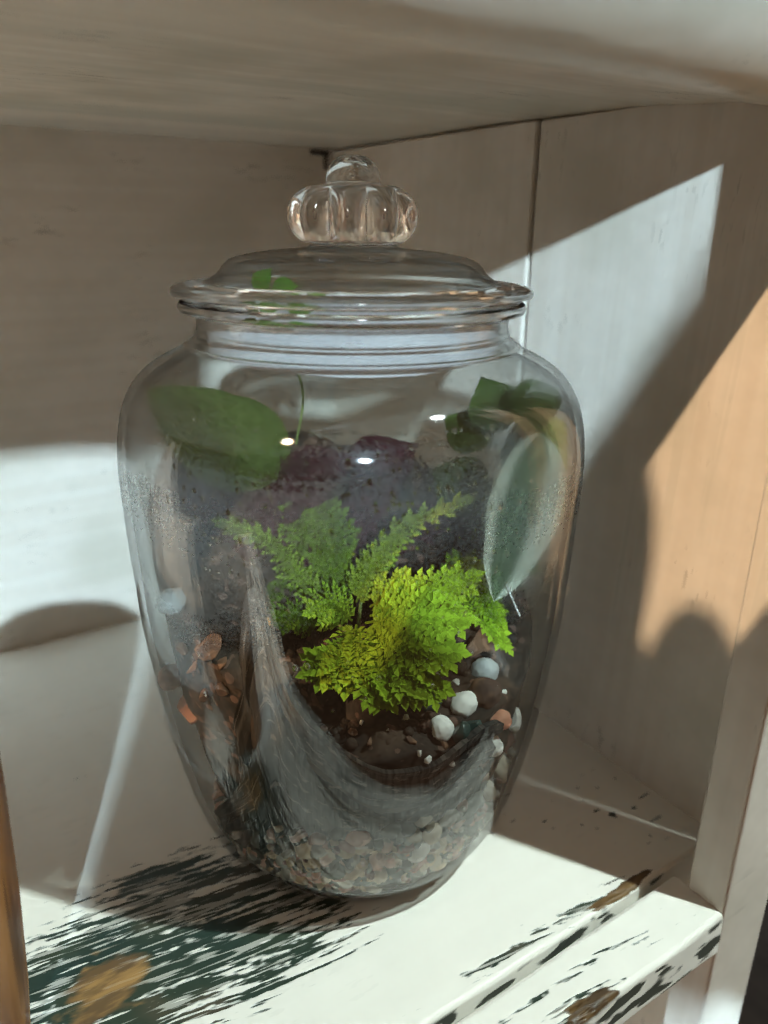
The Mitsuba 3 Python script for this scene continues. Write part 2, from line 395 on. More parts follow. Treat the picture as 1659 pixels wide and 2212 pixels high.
board_between("shadow_board_002", "added brown board with a rounded top out of view, shading the shelf from the warm lamp, behind the viewer", "warm_ceiling_lamp",
              [(XS, y, z) for y, z in [(0.79, 0.235), (0.772, 0.262), (0.760, 0.32), (0.735, 0.357), (0.705, 0.372), (0.665, 0.366), (0.635, 0.335), (0.60, 0.305),
                                       (0.56, 0.29), (0.45, 0.22), (0.20, 0.1), (0.20, -1.5), (1.95, -1.5), (1.95, -0.79), (1.31, -0.79), (1.29, -0.62), (1.22, -0.48), (1.06, -0.25), (1.0, 0.0), (0.99, 0.30), (0.95, 0.60), (0.845, 0.60), (0.818, 0.517), (0.806, 0.431), (0.806, 0.336), (0.812, 0.26)]], 0.60)

board_between("shadow_board", "added low brown board out of view, shading the shelf floor from the far lamp", "cool_far_lamp",
              [(0.175, 1.19, 0), (0.29, 1.42, 0), (0.41, 1.67, 0), (0.53, 1.92, 0), (1.09, 1.92, 0), (1.20, 0.20, 0), (-0.40, 0.20, 0), (-0.10, 0.60, 0)], 0.66)

# ---------------------------------------------------------------- the shelf unit
tag("shelf_unit", "white painted wooden shelf unit with worn paint, corner compartment holding the jar", "shelf")
xs = np.linspace(-1.5, XS + 0.06, 120)


def corner(cy, cz, r, a0, a1, n=6):
    a = np.radians(np.linspace(a0, a1, n))
    return [(cy + r * math.cos(t), cz + r * math.sin(t)) for t in a]


def rect_profile(y0, y1, z0, z1, r):
    return corner(y1 - r, z1 - r, r, 0, 90) + corner(y0 + r, z1 - r, r, 90, 180) + corner(y0 + r, z0 + r, r, 180, 270) + corner(y1 - r, z0 + r, r, 270, 360)


obj("shelf_unit__shelf_board", extrude_x(rect_profile(0.577, YB, -0.10, 0.0, 0.009), xs, 0.004, 3), "paint_shelf", 35)
fx = np.linspace(-1.5, 0.958, 160)
tag(obj("shelf_unit__front_board", extrude_x(rect_profile(0.466, 0.563, -0.085, 0.001, 0.012), fx, 0.010, 11, 7.0), "paint_shelf", 35),
    "chipped front edge board of the lower shelf")
obj("shelf_unit__back_panel", rbox(-1.5, XS + 0.06, YB, YB + 0.06, -1.6, 1.50, 0.004), "paint_back", 30)
tag(obj("shelf_unit__side_board", rbox(XS, XS + 0.06, 1.166, YB - 0.002, -0.098, ZC - 0.004, 0.006), "paint_side", 30), "rear board of the right side panel")
tag(obj("shelf_unit__side_board", rbox(XS + 0.002, XS + 0.06, 0.580, 1.157, -0.098, ZC - 0.006, 0.005), "paint_side", 30), "front board of the right side panel, streaked with brush marks")
obj("shelf_unit__outer_side_panel", rbox(XS + 0.062, XS + 0.085, 0.579, YB + 0.06, -1.6, 1.50, 0.004), "paint_side", 30)
obj("shelf_unit__lower_side_panel", rbox(XS, XS + 0.06, 0.579, YB, -1.6, -0.103, 0.005), "paint_side", 30)
obj("shelf_unit__light_gap_filler", rbox(1.088, XS + 0.085, 0.537, 0.577, -1.6, 1.50, 0.004), "paint_side", 30)  # filler added to keep lamp light out of the gap behind the post
post = rbox(0.956, 1.093, 0.466, 0.535, -1.6, 1.50, 0.007)
tag(obj("shelf_unit__post", post, "paint_side", 30), "white front post at the right of the compartment")
yc = [(YB, ZC), (1.3, ZC + 0.001), (0.95, ZC - 0.006), (0.75, ZC - 0.022), (0.64, 1.158)]
up = [(YB, 1.40)] + [(0.52, 1.40)] + corner(0.64, 1.315, 0.16, 120, 270, 18)[:-1]
up = up + [(0.64, 1.158)] + yc[-2::-1]
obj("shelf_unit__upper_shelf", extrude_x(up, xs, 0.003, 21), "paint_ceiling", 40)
obj("shelf_unit__bottom_board", rbox(-1.5, XS - 0.002, 0.55, YB - 0.002, -1.60, -1.50, 0.005), "paint_back", 30)
obj("shelf_unit__corner_gap", concat([rbox(XS - 0.062, XS - 0.006, YB - 0.006, YB + 0.002, ZC - 0.016, ZC - 0.005, 0.002), rbox(XS - 0.022, XS - 0.012, YB - 0.005, YB + 0.002, ZC - 0.05, ZC - 0.014, 0.002)]), "dark_wood")
# the dark room beyond the post
tag(obj("dark_wall", rbox(1.9, 2.0, -1.0, 5.0, -3.0, 3.0, 0.01), "dark_wood"), "dark brown wall beyond the shelf unit", None, None, None)
labels["dark_wall"] = {"label": "dark brown wall beyond the white post", "category": "wall"}
rail = tube(curve([(1.62, -0.2, -0.42), (1.66, 0.8, -0.35), (1.70, 1.9, -0.28)], 20), 0.035, 10)
tag(obj("pale_rail", rail, "paint_back", True), "pale rounded rail against the dark wall beyond the post", "rail")

# ---------------------------------------------------------------- wooden pot at the left edge
pa = (-0.112, 0.862)


def pot_wob(ph, r, z):
    k = 12
    f = np.cos(np.pi / k) / np.cos((ph + 0.1) % (2 * np.pi / k) - np.pi / k)
    return r * (1 + 0.6 * (f - 1))


pot = [(0.0, 0.001), (0.116, 0.001), (0.128, 0.012), (0.137, 0.10), (0.146, 0.24), (0.152, 0.40), (0.153, 0.47), (0.147, 0.505), (0.134, 0.515), (0.124, 0.500), (0.118, 0.40), (0.0, 0.38)]
tag("wooden_pot", "brown wooden pot with faceted sides cut off by the left edge", "pot")
obj("wooden_pot__body", lathe(pot, 96, pa, pot_wob), "pot_wood", 25)

# ---------------------------------------------------------------- the jar
PZ = [.0, .006, .03, .06, .095, .19, .28, .37, .46, .53, .61, .68, .72, .762, .79, .815, .832, .843, .853, .864, .880, .892]
PR = [.190, .199, .222, .246, .265, .291, .309, .321, .331, .335, .339, .3405, .338, .330, .318, .298, .272, .249, .233, .222, .219, .221]
Rz = PchipInterpolator(PZ, PR)
rad_ = lambda z: float(Rz(np.clip(z, 0, .892)))
zz = np.concatenate([np.linspace(0, .09, 14)[1:], np.linspace(.10, .74, 40), np.linspace(.75, .892, 40)])
outer = [(0.0, 0.004), (0.10, 0.004), (0.175, 0.003), (0.188, 0.0)] + [(rad_(z), z) for z in zz]
th = 0.011
inner = []
for z in zz[::-1]:
    if z > 0.03:
        dz = 0.004
        s = (Rz(min(z + dz, .892)) - Rz(max(z - dz, 0))) / (min(z + dz, .892) - max(z - dz, 0))
        k = th / math.sqrt(1 + s * s)
        inner.append((rad_(z) - k, z + k * s if z < .89 else z))
inner = [p for p in inner if p[1] > 0.032] + [(0.16, 0.030), (0.08, 0.033), (0.0, 0.034)]
tag("glass_jar", "clear glass apothecary jar terrarium with moss, standing on the white shelf", "jar")


def glass_wob(ph, r, z):
    p = np.stack([np.cos(ph) * 1.6, np.sin(ph) * 1.6, z * 5], -1)
    return r * (1 + 0.006 * (meshkit.noise(p, 3) - 0.5))


obj("glass_jar__body", lathe(outer + inner, 160, None, glass_wob), "glass_sheet", True)
rim = [(.2215, .8935), (.2330, .8940), (.2400, .8975), (.2425, .9030), (.2405, .9085), (.2340, .9105), (.2200, .9105), (.2105, .9080), (.2085, .9020), (.2100, .8960), (.2150, .8935), (.2215, .8935)]
tag(obj("glass_jar__rim", lathe(rim, 160), "glass", 50), "thick rolled glass rim")
neck = [(.2035, .838), (.2030, .850), (.2040, .870), (.2045, .890)]


def neck_z(mesh):
    v, f = mesh
    w = np.arctan2((v[:, :2] - AX) @ RT, (v[:, :2] - AX) @ TC)
    low = v[:, 2] < .839
    v[low, 2] += 0.010 * (meshkit.noise(np.stack([w * 3, w * 0, w * 0], 1), 4)[low] - 0.5)
    return v, f


tag(obj("glass_jar__ground_neck", neck_z(lathe(neck, 160)), "ground_glass", True), "frosted ground-glass band inside the neck")
obj("glass_jar__ground_neck", neck_z(lathe([(r + .002, z) for r, z in neck], 160)), "ground_glass", True)
for z_, r_ in ((.870, .2215), (.852, .2360)):
    obj("glass_jar__ridge", lathe([(r_ + .0035 * math.cos(t), z_ + .0032 * math.sin(t)) for t in np.linspace(0, 2 * np.pi, 13)], 160), "glass", 60)

# the polish of the glass: the few percent of sharp reflection that show the lamps
scene["polish"] = {"type": "mask", "opacity": 0.035, "bsdf": {"type": "twosided", "bsdf": {"type": "roughconductor", "alpha": 0.013, "specular_reflectance": rgb(1, 1, 1), "material": "none"}}}
gp, gz = np.meshgrid(np.linspace(0, 2 * np.pi, 501), np.concatenate([np.linspace(.62, .80, 70), np.linspace(.802, .892, 44)]), indexing="ij")
gr = glass_wob(gp, np.vectorize(rad_)(gz), gz) + .0008
i, j = np.meshgrid(np.arange(500), np.arange(113), indexing="ij")
q = np.stack([i * 114 + j, (i + 1) * 114 + j, (i + 1) * 114 + j + 1, i * 114 + j + 1], -1).reshape(-1, 4)
q = q[((gz[:-1, :-1].reshape(-1) - .63) / .09 > rng.random(len(q))) | (gz[:-1, :-1].reshape(-1) > .79)]
obj("glass_jar__polish", (np.stack([AX[0] + gr * np.cos(gp), AX[1] + gr * np.sin(gp), gz], -1).reshape(-1, 3), np.vstack([q[:, [0, 1, 2]], q[:, [0, 2, 3]]])), "polish", True)
obj("glass_jar__rim_polish", lathe([(r + .0008 * np.sign(r - .22), z) for r, z in rim[2:7]], 160), "polish", 50)
# lid
tag("jar_lid", "clear glass lid with a fluted ball knob, resting on the jar", "lid")
lid = [(0.0, .952), (.05, .952), (.120, .9495), (.165, .944), (.190, .935), (.1975, .928), (.1985, .895), (.1960, .880), (.1985, .878), (.2010, .882), (.2015, .9130), (.235, .9130), (.2470, .9160), (.2510, .9235), (.2480, .9310), (.2400, .9345),
       (.2200, .9375), (.2000, .9450), (.1880, .9550), (.1760, .9640), (.1600, .9690), (.120, .9740), (.082, .9775), (.066, .9800), (.0615, .9840), (.064, .989)]


def knob_wob(ph, r, z):
    k = np.clip(1 - ((z - 1.0215) / 0.037) ** 2, 0, 1)
    lob = np.abs(np.cos(ph * 4.5 + 0.55)) ** 0.8
    return r * (1 + k * 0.30 * (lob - 0.78))


kn = [(.062, .984), (.070, .987), (.0785, .996), (.0835, 1.010), (.0840, 1.026), (.0795, 1.041), (.0700, 1.0515), (.0580, 1.0570), (.0450, 1.0585), (.0370, 1.0610), (.0360, 1.069), (.0335, 1.078), (.0275, 1.087), (.0180, 1.0935), (.0090, 1.0960), (0.0, 1.0965)]
lidp = curve(lid[6:-1], 90).tolist()
lidp = lid[:6] + lidp + [lid[-1]]
dome = curve([(.2090, .9325), (.1970, .9385), (.1870, .9455), (.1790, .9555), (.1690, .9635), (.1520, .9685), (.120, .9740), (.082, .9775), (.066, .9795), (.0605, .9815), (.0600, .9830)], 60)
under = curve([(.062, .968), (.10, .9655), (.145, .9610), (.168, .9530), (.182, .9410), (.1985, .930), (.1990, .882)], 50)
obj("jar_lid__dome", lathe(dome.tolist() + [(.0595, .9834), (.0, .9834)], 200), "glass_sheet", True)
obj("jar_lid__plug", lathe(under.tolist()[::1], 200), "glass_sheet", True)
flange = [(.2015, .9165), (.2020, .9140), (.2100, .9135), (.235, .9140), (.2450, .9158), (.2498, .9190), (.2510, .9230), (.2490, .9275), (.2410, .9310), (.2250, .9328), (.2100, .9333), (.2030, .9325), (.2015, .9165)]
obj("jar_lid__flange", lathe(curve(flange, 60).tolist(), 200), "glass", 60)
obj("jar_lid__knob", lathe([(0.0, .9845), (.058, .9842)] + curve(kn, 60).tolist(), 180, None, knob_wob), "glass", 50)


obj("jar_lid__knob_polish", lathe([(r + .0008, z + .0006) for r, z in curve(kn, 60)[2:]], 180, None, knob_wob), "polish", 50)
obj("jar_lid__dome_polish", lathe([(r + .0006, z + .0006) for r, z in dome], 200), "polish", True)
obj("jar_lid__flange_polish", lathe([(r + .0008, z + .0004) for r, z in curve(flange, 60)[14:52]], 200), "polish", 60)


def inside(z, gap=0.0):
    return rad_(z) - th - gap


# condensation: a thin film on the inside in several coats, each frayed into fine patches
scene["mist"] = {"type": "mask", "opacity": 0.042, "bsdf": {"type": "principledthin", "base_color": rgb(0.80, 0.80, 0.82), "roughness": 0.6, "diff_trans": 1.0, "spec_trans": 0.0}}
nph, nz = 1100, 270
PH, ZF = np.meshgrid(np.linspace(0, 2 * np.pi, nph + 1), np.linspace(.40, .825, nz + 1), indexing="ij")
dirs = np.stack([np.cos(PH), np.sin(PH)], -1)
wr = np.arctan2(dirs @ RT, dirs @ TC)
den = meshkit.fbm(np.stack([dirs[..., 0] * 2.2, dirs[..., 1] * 2.2, ZF * 6], -1), 4, 5)
left = np.exp(-((wr + 0.80) / 0.42) ** 2) * np.exp(-((ZF - .66) / .10) ** 2)
mid = np.exp(-((wr - 0.10) / 0.50) ** 2) * np.exp(-((ZF - .72) / .055) ** 2) + .9 * np.exp(-((wr - 0.80) / 0.35) ** 2) * np.exp(-((ZF - .64) / .09) ** 2)
rest = 0.12 * np.exp(-((ZF - .64) / .10) ** 2)
fog = (1.7 * left + .50 * mid + rest) * (.35 + 1.3 * den)
Ri = np.vectorize(rad_)(ZF) - th
for coat in range(6):
    R1 = Ri - .0012 - .0008 * coat
    v = np.stack([AX[0] + R1 * np.cos(PH), AX[1] + R1 * np.sin(PH), ZF], -1).reshape(-1, 3)
    i, j = np.meshgrid(np.arange(nph), np.arange(nz), indexing="ij")
    q = np.stack([i * (nz + 1) + j, (i + 1) * (nz + 1) + j, (i + 1) * (nz + 1) + j + 1, i * (nz + 1) + j + 1], -1).reshape(-1, 4)
    level = .30 + .20 * coat
    keep = fog[:-1, :-1].reshape(-1) + (rng.random(nph * nz) - .5) * .36 > level
    q = q[keep]
    used = np.unique(q); new = np.zeros(len(v), int); new[used] = np.arange(len(used))
    q = new[q]
    tag(obj("glass_jar__condensation", (v[used], np.vstack([q[:, [0, 1, 2]], q[:, [0, 2, 3]]])), "mist", True), "milky condensation on the inside of the glass", kind="stuff")

# wet film: where the glass is fogged it blurs what stands behind
scene["wet"] = {"type": "mask", "opacity": 0.49, "bsdf": {"type": "principledthin", "base_color": rgb(0.96, 0.96, 0.96), "roughness": 0.33, "spec_trans": 1.0, "diff_trans": 0.6, "eta": 1.2}}
blurry = (1.25 * np.exp(-((wr + 0.86) / 0.40) ** 2) * np.exp(-((ZF - .72) / .10) ** 2) + 1.15 * np.exp(-((wr - 0.86) / 0.38) ** 2) * np.exp(-((ZF - .70) / .15) ** 2)
          + .50 * np.exp(-((wr - 0.0) / 0.40) ** 2) * np.exp(-((ZF - .755) / .04) ** 2)) * (.55 + .9 * den)
for coat in range(2):
    R1 = Ri - .0082 - .0008 * coat
    v = np.stack([AX[0] + R1 * np.cos(PH), AX[1] + R1 * np.sin(PH), ZF], -1).reshape(-1, 3)
    i, j = np.meshgrid(np.arange(nph), np.arange(nz), indexing="ij")
    q = np.stack([i * (nz + 1) + j, (i + 1) * (nz + 1) + j, (i + 1) * (nz + 1) + j + 1, i * (nz + 1) + j + 1], -1).reshape(-1, 4)
    q = q[blurry[:-1, :-1].reshape(-1) + (rng.random(nph * nz) - .5) * .35 > .42]
    used = np.unique(q); new = np.zeros(len(v), int); new[used] = np.arange(len(used))
    q = new[q]
    tag(obj("glass_jar__wet_film", (v[used], np.vstack([q[:, [0, 1, 2]], q[:, [0, 2, 3]]])), "wet", True), "fogged wet film inside the glass", kind="stuff")

# droplets on the inside
drops = []
base = trimesh.creation.icosphere(1)


def drop(w, z, s):
    r = inside(z, 0.001)
    n = TC * math.cos(w) + RT * math.sin(w)
    t = np.array([-n[1], n[0], 0])
    n3 = np.array([*n, 0])
    v = np.array(base.vertices)
    p = np.array([*(AX + n * r), z])
    drops.append(trimesh.Trimesh(p - n3 * (v[:, :1] * s * 0.45) * 1.0 + t * v[:, 1:2] * s + UPZ * v[:, 2:3] * s * rng.uniform(1.0, 1.9), base.faces, process=False))


for cw, cz, sw, sz, n in [(-0.50, .70, .09, .045, 90), (0.18, .74, .22, .05, 110), (0.35, .70, .25, .07, 70), (-0.2, .60, .5, .10, 60), (-0.75, .68, .12, .07, 50)]:
    for _ in range(n):
        z = np.clip(rng.normal(cz, sz), .42, .79)
        drop(rng.normal(cw, sw), z, rng.uniform(.0009, .0026) * (1.5 if rng.random() < .12 else 1))
tag(obj("glass_jar__droplets", concat(drops), "water", True), "water droplets clinging inside the glass", kind="stuff")

# ---------------------------------------------------------------- inside the jar: gravel, liner, soil
def soil_top(a, b):
    return (.405 - .24 * np.clip(b, 0, 1) + .72 * np.clip(-b - .01, 0, 1) + .80 * np.clip(-a - .05, 0, 1) - .02 * np.clip(a, 0, 1)
            + .06 * np.exp(-((a + .20) ** 2 + (b + .02) ** 2) / .010))


nr, na = 40, 150
rr, aa = np.meshgrid(np.linspace(0, 1, nr), np.arange(na) * 2 * np.pi / na, indexing="ij")
w = aa
A_, B_ = np.sin(w), np.cos(w)
zt = soil_top(A_ * .28, B_ * .28)
rim_r = np.vectorize(rad_)(np.clip(zt, .1, .7)) - 0.034
a_, b_ = rr * rim_r * A_, rr * rim_r * B_
zt = soil_top(a_, b_)
zt = zt + 0.045 * (meshkit.fbm(np.stack([a_ * 16, b_ * 16, a_ * 0], -1), 4, 8) - 0.5) + 0.014 * (meshkit.fbm(np.stack([a_ * 60, b_ * 60, a_ * 0], -1), 3, 9) - 0.5)
top = np.stack([AX[0] + RT[0] * a_ + TC[0] * b_, AX[1] + RT[1] * a_ + TC[1] * b_, zt], -1)
rows = [top]
zedge = zt[-1]
for t in np.linspace(0.02, 1, 40):
    z = zedge * (1 - t) + .05 * t
    r = np.vectorize(rad_)(z) - 0.034
    wl = w[0]
    r = r - 0.045 * np.exp(-(((wl + np.pi) % (2 * np.pi) - np.pi + .80) / .32) ** 2) * np.clip((.33 - z) / .06, 0, 1)
    r = r + 0.012 * (meshkit.fbm(np.stack([np.sin(wl) * 6, np.cos(wl) * 6, z * 22], -1), 4, 14) - 0.5)
    rows.append(np.stack([AX[0] + r * (RT[0] * np.sin(wl) + TC[0] * np.cos(wl)), AX[1] + r * (RT[1] * np.sin(wl) + TC[1] * np.cos(wl)), z], -1)[None])
rows.append(np.broadcast_to(loc(0, 0, .05), (1, na, 3)))
sv = np.concatenate(rows, 0)
i, j = np.meshgrid(np.arange(sv.shape[0] - 1), np.arange(na), indexing="ij")
q = np.stack([i * na + j, (i + 1) * na + j, (i + 1) * na + (j + 1) % na, i * na + (j + 1) % na], -1).reshape(-1, 4)
parts = [trimesh.Trimesh(sv.reshape(-1, 3), np.vstack([q[:, [0, 1, 2]], q[:, [0, 2, 3]]]), process=False)]
for k in range(420):                                            # crumbs on the soil
    w1, r1 = rng.uniform(-np.pi, np.pi), math.sqrt(rng.random()) * .26
    a1, b1 = r1 * math.sin(w1), r1 * math.cos(w1)
    parts.append(stone(loc(a1, b1, soil_top(a1, b1) + rng.uniform(-.006, .008)), rng.uniform(.004, .013), k, 1, .4))
tag(obj("soil", concat(parts), "soil_mat", 50), "dark brown crumbly soil filling the jar", "soil", kind="stuff")

# the grey liner cloth between soil and glass, gathered in folds
WT = np.radians([-62, -50, -42, -34, -28, -22.5, -19.7, -16.3, -12.6, -6, -0.6, 4, 9.3, 15, 20.9, 27.1, 35.5, 41, 47])
ZT = np.array([.12, .18, .25, .33, .46, .60, .56, .48, .43, .39, .36, .342, .33, .328, .33, .345, .365, .36, .33])
zt_of = PchipInterpolator(WT, ZT)
ws = np.radians(np.linspace(-58, 44, 230))
ts = np.linspace(0, 1, 110)
W, TT = np.meshgrid(ws, ts, indexing="ij")
Z0 = (0.155 + 0.05 * (meshkit.fbm(np.stack([W * 9, W * 0, W * 0], -1), 3, 12) - 0.5)) * np.clip((W + .75) / .3, .55, 1)
ZZ = Z0 + np.maximum(zt_of(W) - Z0, .01) * TT
rl = np.vectorize(rad_)(ZZ) - 0.017
drape = zt_of(W) - ZZ                                            # distance below the upper edge
tail = 1 / (1 + np.exp((drape - .085) / .012))                   # the thick gathered band along the upper edge
fold = 0.006 * np.sin(drape * 130 + 3 * meshkit.noise(np.stack([W * 5, W * 0, W * 0], -1), 2)) * tail * (0.3 + np.clip(W + .2, 0, 1))
pleat = 0.010 * np.sin(W * 62 + 9 * meshkit.fbm(np.stack([W * 3, ZZ * 5, W * 0], -1), 2, 6)) * np.exp(-((W + .52) / .20) ** 2)
crease = -0.016 * np.exp(-((drape - .088) / .010) ** 2)
sink = -0.05 * np.exp(-((W + .74) / .14) ** 2) * np.clip((ZZ - .08) / .1, 0, 1)
rl = rl - 0.010 + fold + pleat + crease + sink + 0.010 * tail + 0.005 * (meshkit.fbm(np.stack([W * 30, ZZ * 30, W * 0], -1), 3, 3) - .5)
rl = np.minimum(rl, np.vectorize(rad_)(ZZ) - 0.014)
fv = np.stack([AX[0] + rl * (RT[0] * np.sin(W) + TC[0] * np.cos(W)), AX[1] + rl * (RT[1] * np.sin(W) + TC[1] * np.cos(W)), ZZ], -1)
bk = fv.copy(); nrm2 = np.stack([RT[0] * np.sin(W) + TC[0] * np.cos(W), RT[1] * np.sin(W) + TC[1] * np.cos(W), 0 * W], -1)
bk = fv - nrm2 * 0.009
allv = np.concatenate([fv, bk[:, ::-1]], 1)
uvl = np.concatenate([np.stack([W * .35, TT], -1), np.stack([W * .35, TT], -1)[:, ::-1]], 1)
n0, n1 = allv.shape[:2]
i, j = np.meshgrid(np.arange(n0 - 1), np.arange(n1), indexing="ij")
q = np.stack([i * n1 + j, (i + 1) * n1 + j, (i + 1) * n1 + (j + 1) % n1, i * n1 + (j + 1) % n1], -1).reshape(-1, 4)
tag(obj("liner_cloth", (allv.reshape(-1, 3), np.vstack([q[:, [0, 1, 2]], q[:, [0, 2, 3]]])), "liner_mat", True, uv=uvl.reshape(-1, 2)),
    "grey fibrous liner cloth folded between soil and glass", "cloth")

# gravel at the bottom
pal = np.array([(.50, .42, .32), (.56, .49, .40), (.46, .29, .24), (.58, .42, .36), (.07, .06, .055), (.09, .085, .07), (.20, .20, .18), (.30, .29, .26), (.46, .36, .24), (.52, .49, .45), (.25, .14, .12), (.14, .15, .13), (.36, .34, .30)])
gm, gc = [], []
for k in range(820):
    w1 = rng.uniform(-np.pi, np.pi) if k > 640 else rng.uniform(-1.35, 1.35)
    h = rng.beta(1.0, 1.6) * (.17 if w1 > -.5 else .06)
    size = rng.choice([.007, .011, .016, .022, .030], p=[.25, .3, .25, .15, .05]) * rng.uniform(.8, 1.2)
    z = .036 + size * .6 + h
    r = rad_(z) - 0.014 - size * rng.uniform(.80, 1.3) - (0.03 * max(0, -h + .02) / .02)
    g = stone(loc(r * math.sin(w1), r * math.cos(w1), z), size, k + 1000, 2, .26, (1, rng.uniform(.7, 1), rng.uniform(.55, .9)), k % 2 == 0)
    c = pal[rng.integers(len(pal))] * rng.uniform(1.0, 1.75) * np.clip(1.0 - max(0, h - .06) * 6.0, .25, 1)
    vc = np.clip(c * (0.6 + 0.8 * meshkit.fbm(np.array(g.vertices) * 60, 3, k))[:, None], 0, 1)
    gm.append(g); gc.append(vc)
for k in range(260):                                            # the floor of the jar
    w1, r1 = rng.uniform(-np.pi, np.pi), math.sqrt(rng.random()) * .19
    size = rng.uniform(.010, .018)
    g = stone(loc(r1 * math.sin(w1), r1 * math.cos(w1), .036 + size * .7), size, k + 3000, 2, .22)
    gm.append(g); gc.append(np.tile(pal[rng.integers(len(pal))] * .6, (len(g.vertices), 1)))
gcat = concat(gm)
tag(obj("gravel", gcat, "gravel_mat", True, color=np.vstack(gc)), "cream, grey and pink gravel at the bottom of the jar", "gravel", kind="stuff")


def on_soil(x, y, back):
    """Where the sight line at (x, y) of the picture meets the soil or what lies against the glass."""
    d = FWD * 1660.0 + RIGHT * (x - 829.5) - UPV * (y - 1106.0)
    d /= np.linalg.norm(d)
    for t in np.arange(.6, 2.2, .002):
        p = CAM + d * t
        v = p[:2] - AX
        a, b = v @ RT, v @ TC
        if np.hypot(a, b) < rad_(p[2]) - back and (p[2] < soil_top(a, b) + back * .3 or p[2] < .30):
            return p
    return at(x, y, .1)


def put(name, mat, x, y, off, size, label, cat, seed, squash=(1, 1, .8), ang=False, rough=.22, group=None):
    tag(obj(name, stone(on_soil(x, y, .016 + size * .60), size * .80, seed, 3, rough, squash, ang), mat, 40), label, cat, group)


put("white_pebble", "white_stone", 955, 1572, .205, .021, "round white pebble on the soil, lower of the middle pair", "pebble", 1)
put("white_pebble", "white_stone", 1000, 1520, .175, .026, "largest round white pebble on the soil, above the green stones", "pebble", 2)
put("white_pebble", "white_stone", 1053, 1602, .185, .026, "oval white pebble pressed against the glass below the orange stone", "pebble", 3, (1.25, .8, .8))
put("white_pebble", "white_stone", 1108, 1562, .07, .024, "white pebble chip at the right glass wall, beside the orange stone", "pebble", 4, (1.2, .6, .7), True)
put("white_pebble", "white_stone", 938, 1437, .12, .025, "white pebble half hidden behind the moss tips", "pebble", 5)
put("white_pebble", "white_stone", 905, 1823, .205, .030, "big white pebble among the gravel at the bottom", "pebble", 6, (1, .7, 1.1))
put("orange_stone", "orange_stone", 1076, 1553, .155, .023, "smooth orange stone beside the white pebbles at right", "stone", 7)
put("orange_stone", "orange_stone", 408, 1530, .09, .030, "rough orange stone in the soil at the left glass wall", "stone", 8, (1, .8, .9), True, .3)
put("brown_stone", "bark_mat", 1045, 1500, .12, .032, "brown stone between white pebble and orange stone", "stone", 9)
put("green_stone", "green_stone", 995, 1580, .175, .024, "dark green glassy stone next to the lower white pebble", "stone", 10, (1, .8, .8), True)
put("green_stone", "green_stone", 925, 1512, .20, .026, "grey-green stone below the moss tips", "stone", 11, (1, .8, .8), True)
put("green_stone", "green_stone", 1020, 1570, .165, .022, "small dark green stone leaning towards the orange stone", "stone", 12, (1, .7, .9), True)
put("grey_stone", "grey_stone", 1045, 1450, .05, .028, "blurred grey stone under the brown bark chip", "stone", 13)
put("grey_stone", "grey_stone", 372, 1298, .03, .026, "grey stone high on the soil at the left", "stone", 14)
put("pink_stone", "pink_stone", 372, 1462, .05, .028, "pale pink stone against the left glass wall", "stone", 15)
put("pink_stone", "pink_stone", 650, 1800, .215, .026, "flat pink stone in the gravel at the left", "stone", 16, (1.2, .5, .8))
put("red_stone", "orange_stone", 868, 1836, .222, .018, "small dull red stone beside the big white pebble", "stone", 17, (1.3, .5, .6), True)
bits = [stone(on_soil(x, y, .016 + sz * .6), sz * .8, 60 + k, 2, .3, (1, .8, .7), True) for k, (x, y, sz) in enumerate([(880, 1552, .010), (840, 1580, .007), (905, 1625, .008), (925, 1640, .010), (868, 1500, .008), (1020, 1630, .009),
        (975, 1648, .007), (780, 1560, .007), (735, 1520, .006), (1085, 1500, .011), (985, 1475, .010), (700, 1480, .006)])]
tag(obj("white_grit", concat(bits), "white_stone", 40), "small white bits of grit scattered on the dark soil", "grit", kind="stuff")
bits = [stone(on_soil(x, y, .016 + sz * .6), sz * .8, 80 + k, 2, .3, (1.2, .7, .6), True) for k, (x, y, sz) in enumerate([(845, 1575, .012), (800, 1600, .010), (960, 1610, .009), (760, 1580, .010), (890, 1600, .012), (1030, 1480, .014),
        (420, 1440, .014), (440, 1500, .013), (395, 1400, .013), (480, 1430, .012)])]
tag(obj("soil_chips", concat(bits), "bark_mat", 40), "small brown chips of bark lying in the soil", "bark chips", kind="stuff")
put("bark_chip", "bark_mat", 452, 1392, .08, .036, "brown bark chip lying on the soil at the left", "bark chip", 18, (1.2, .7, .5), True)
put("bark_chip", "bark_mat", 1040, 1392, .07, .045, "brown bark chip standing behind the right moss patch", "bark chip", 19, (1.1, .5, .8), True)
put("bark_chip", "bark_mat", 480, 1490, .14, .020, "small bark chip in the soil beside the liner cloth", "bark chip", 20, (1, .7, .6), True)

# ---------------------------------------------------------------- plants
FR = np.array([*TC, 0.0])


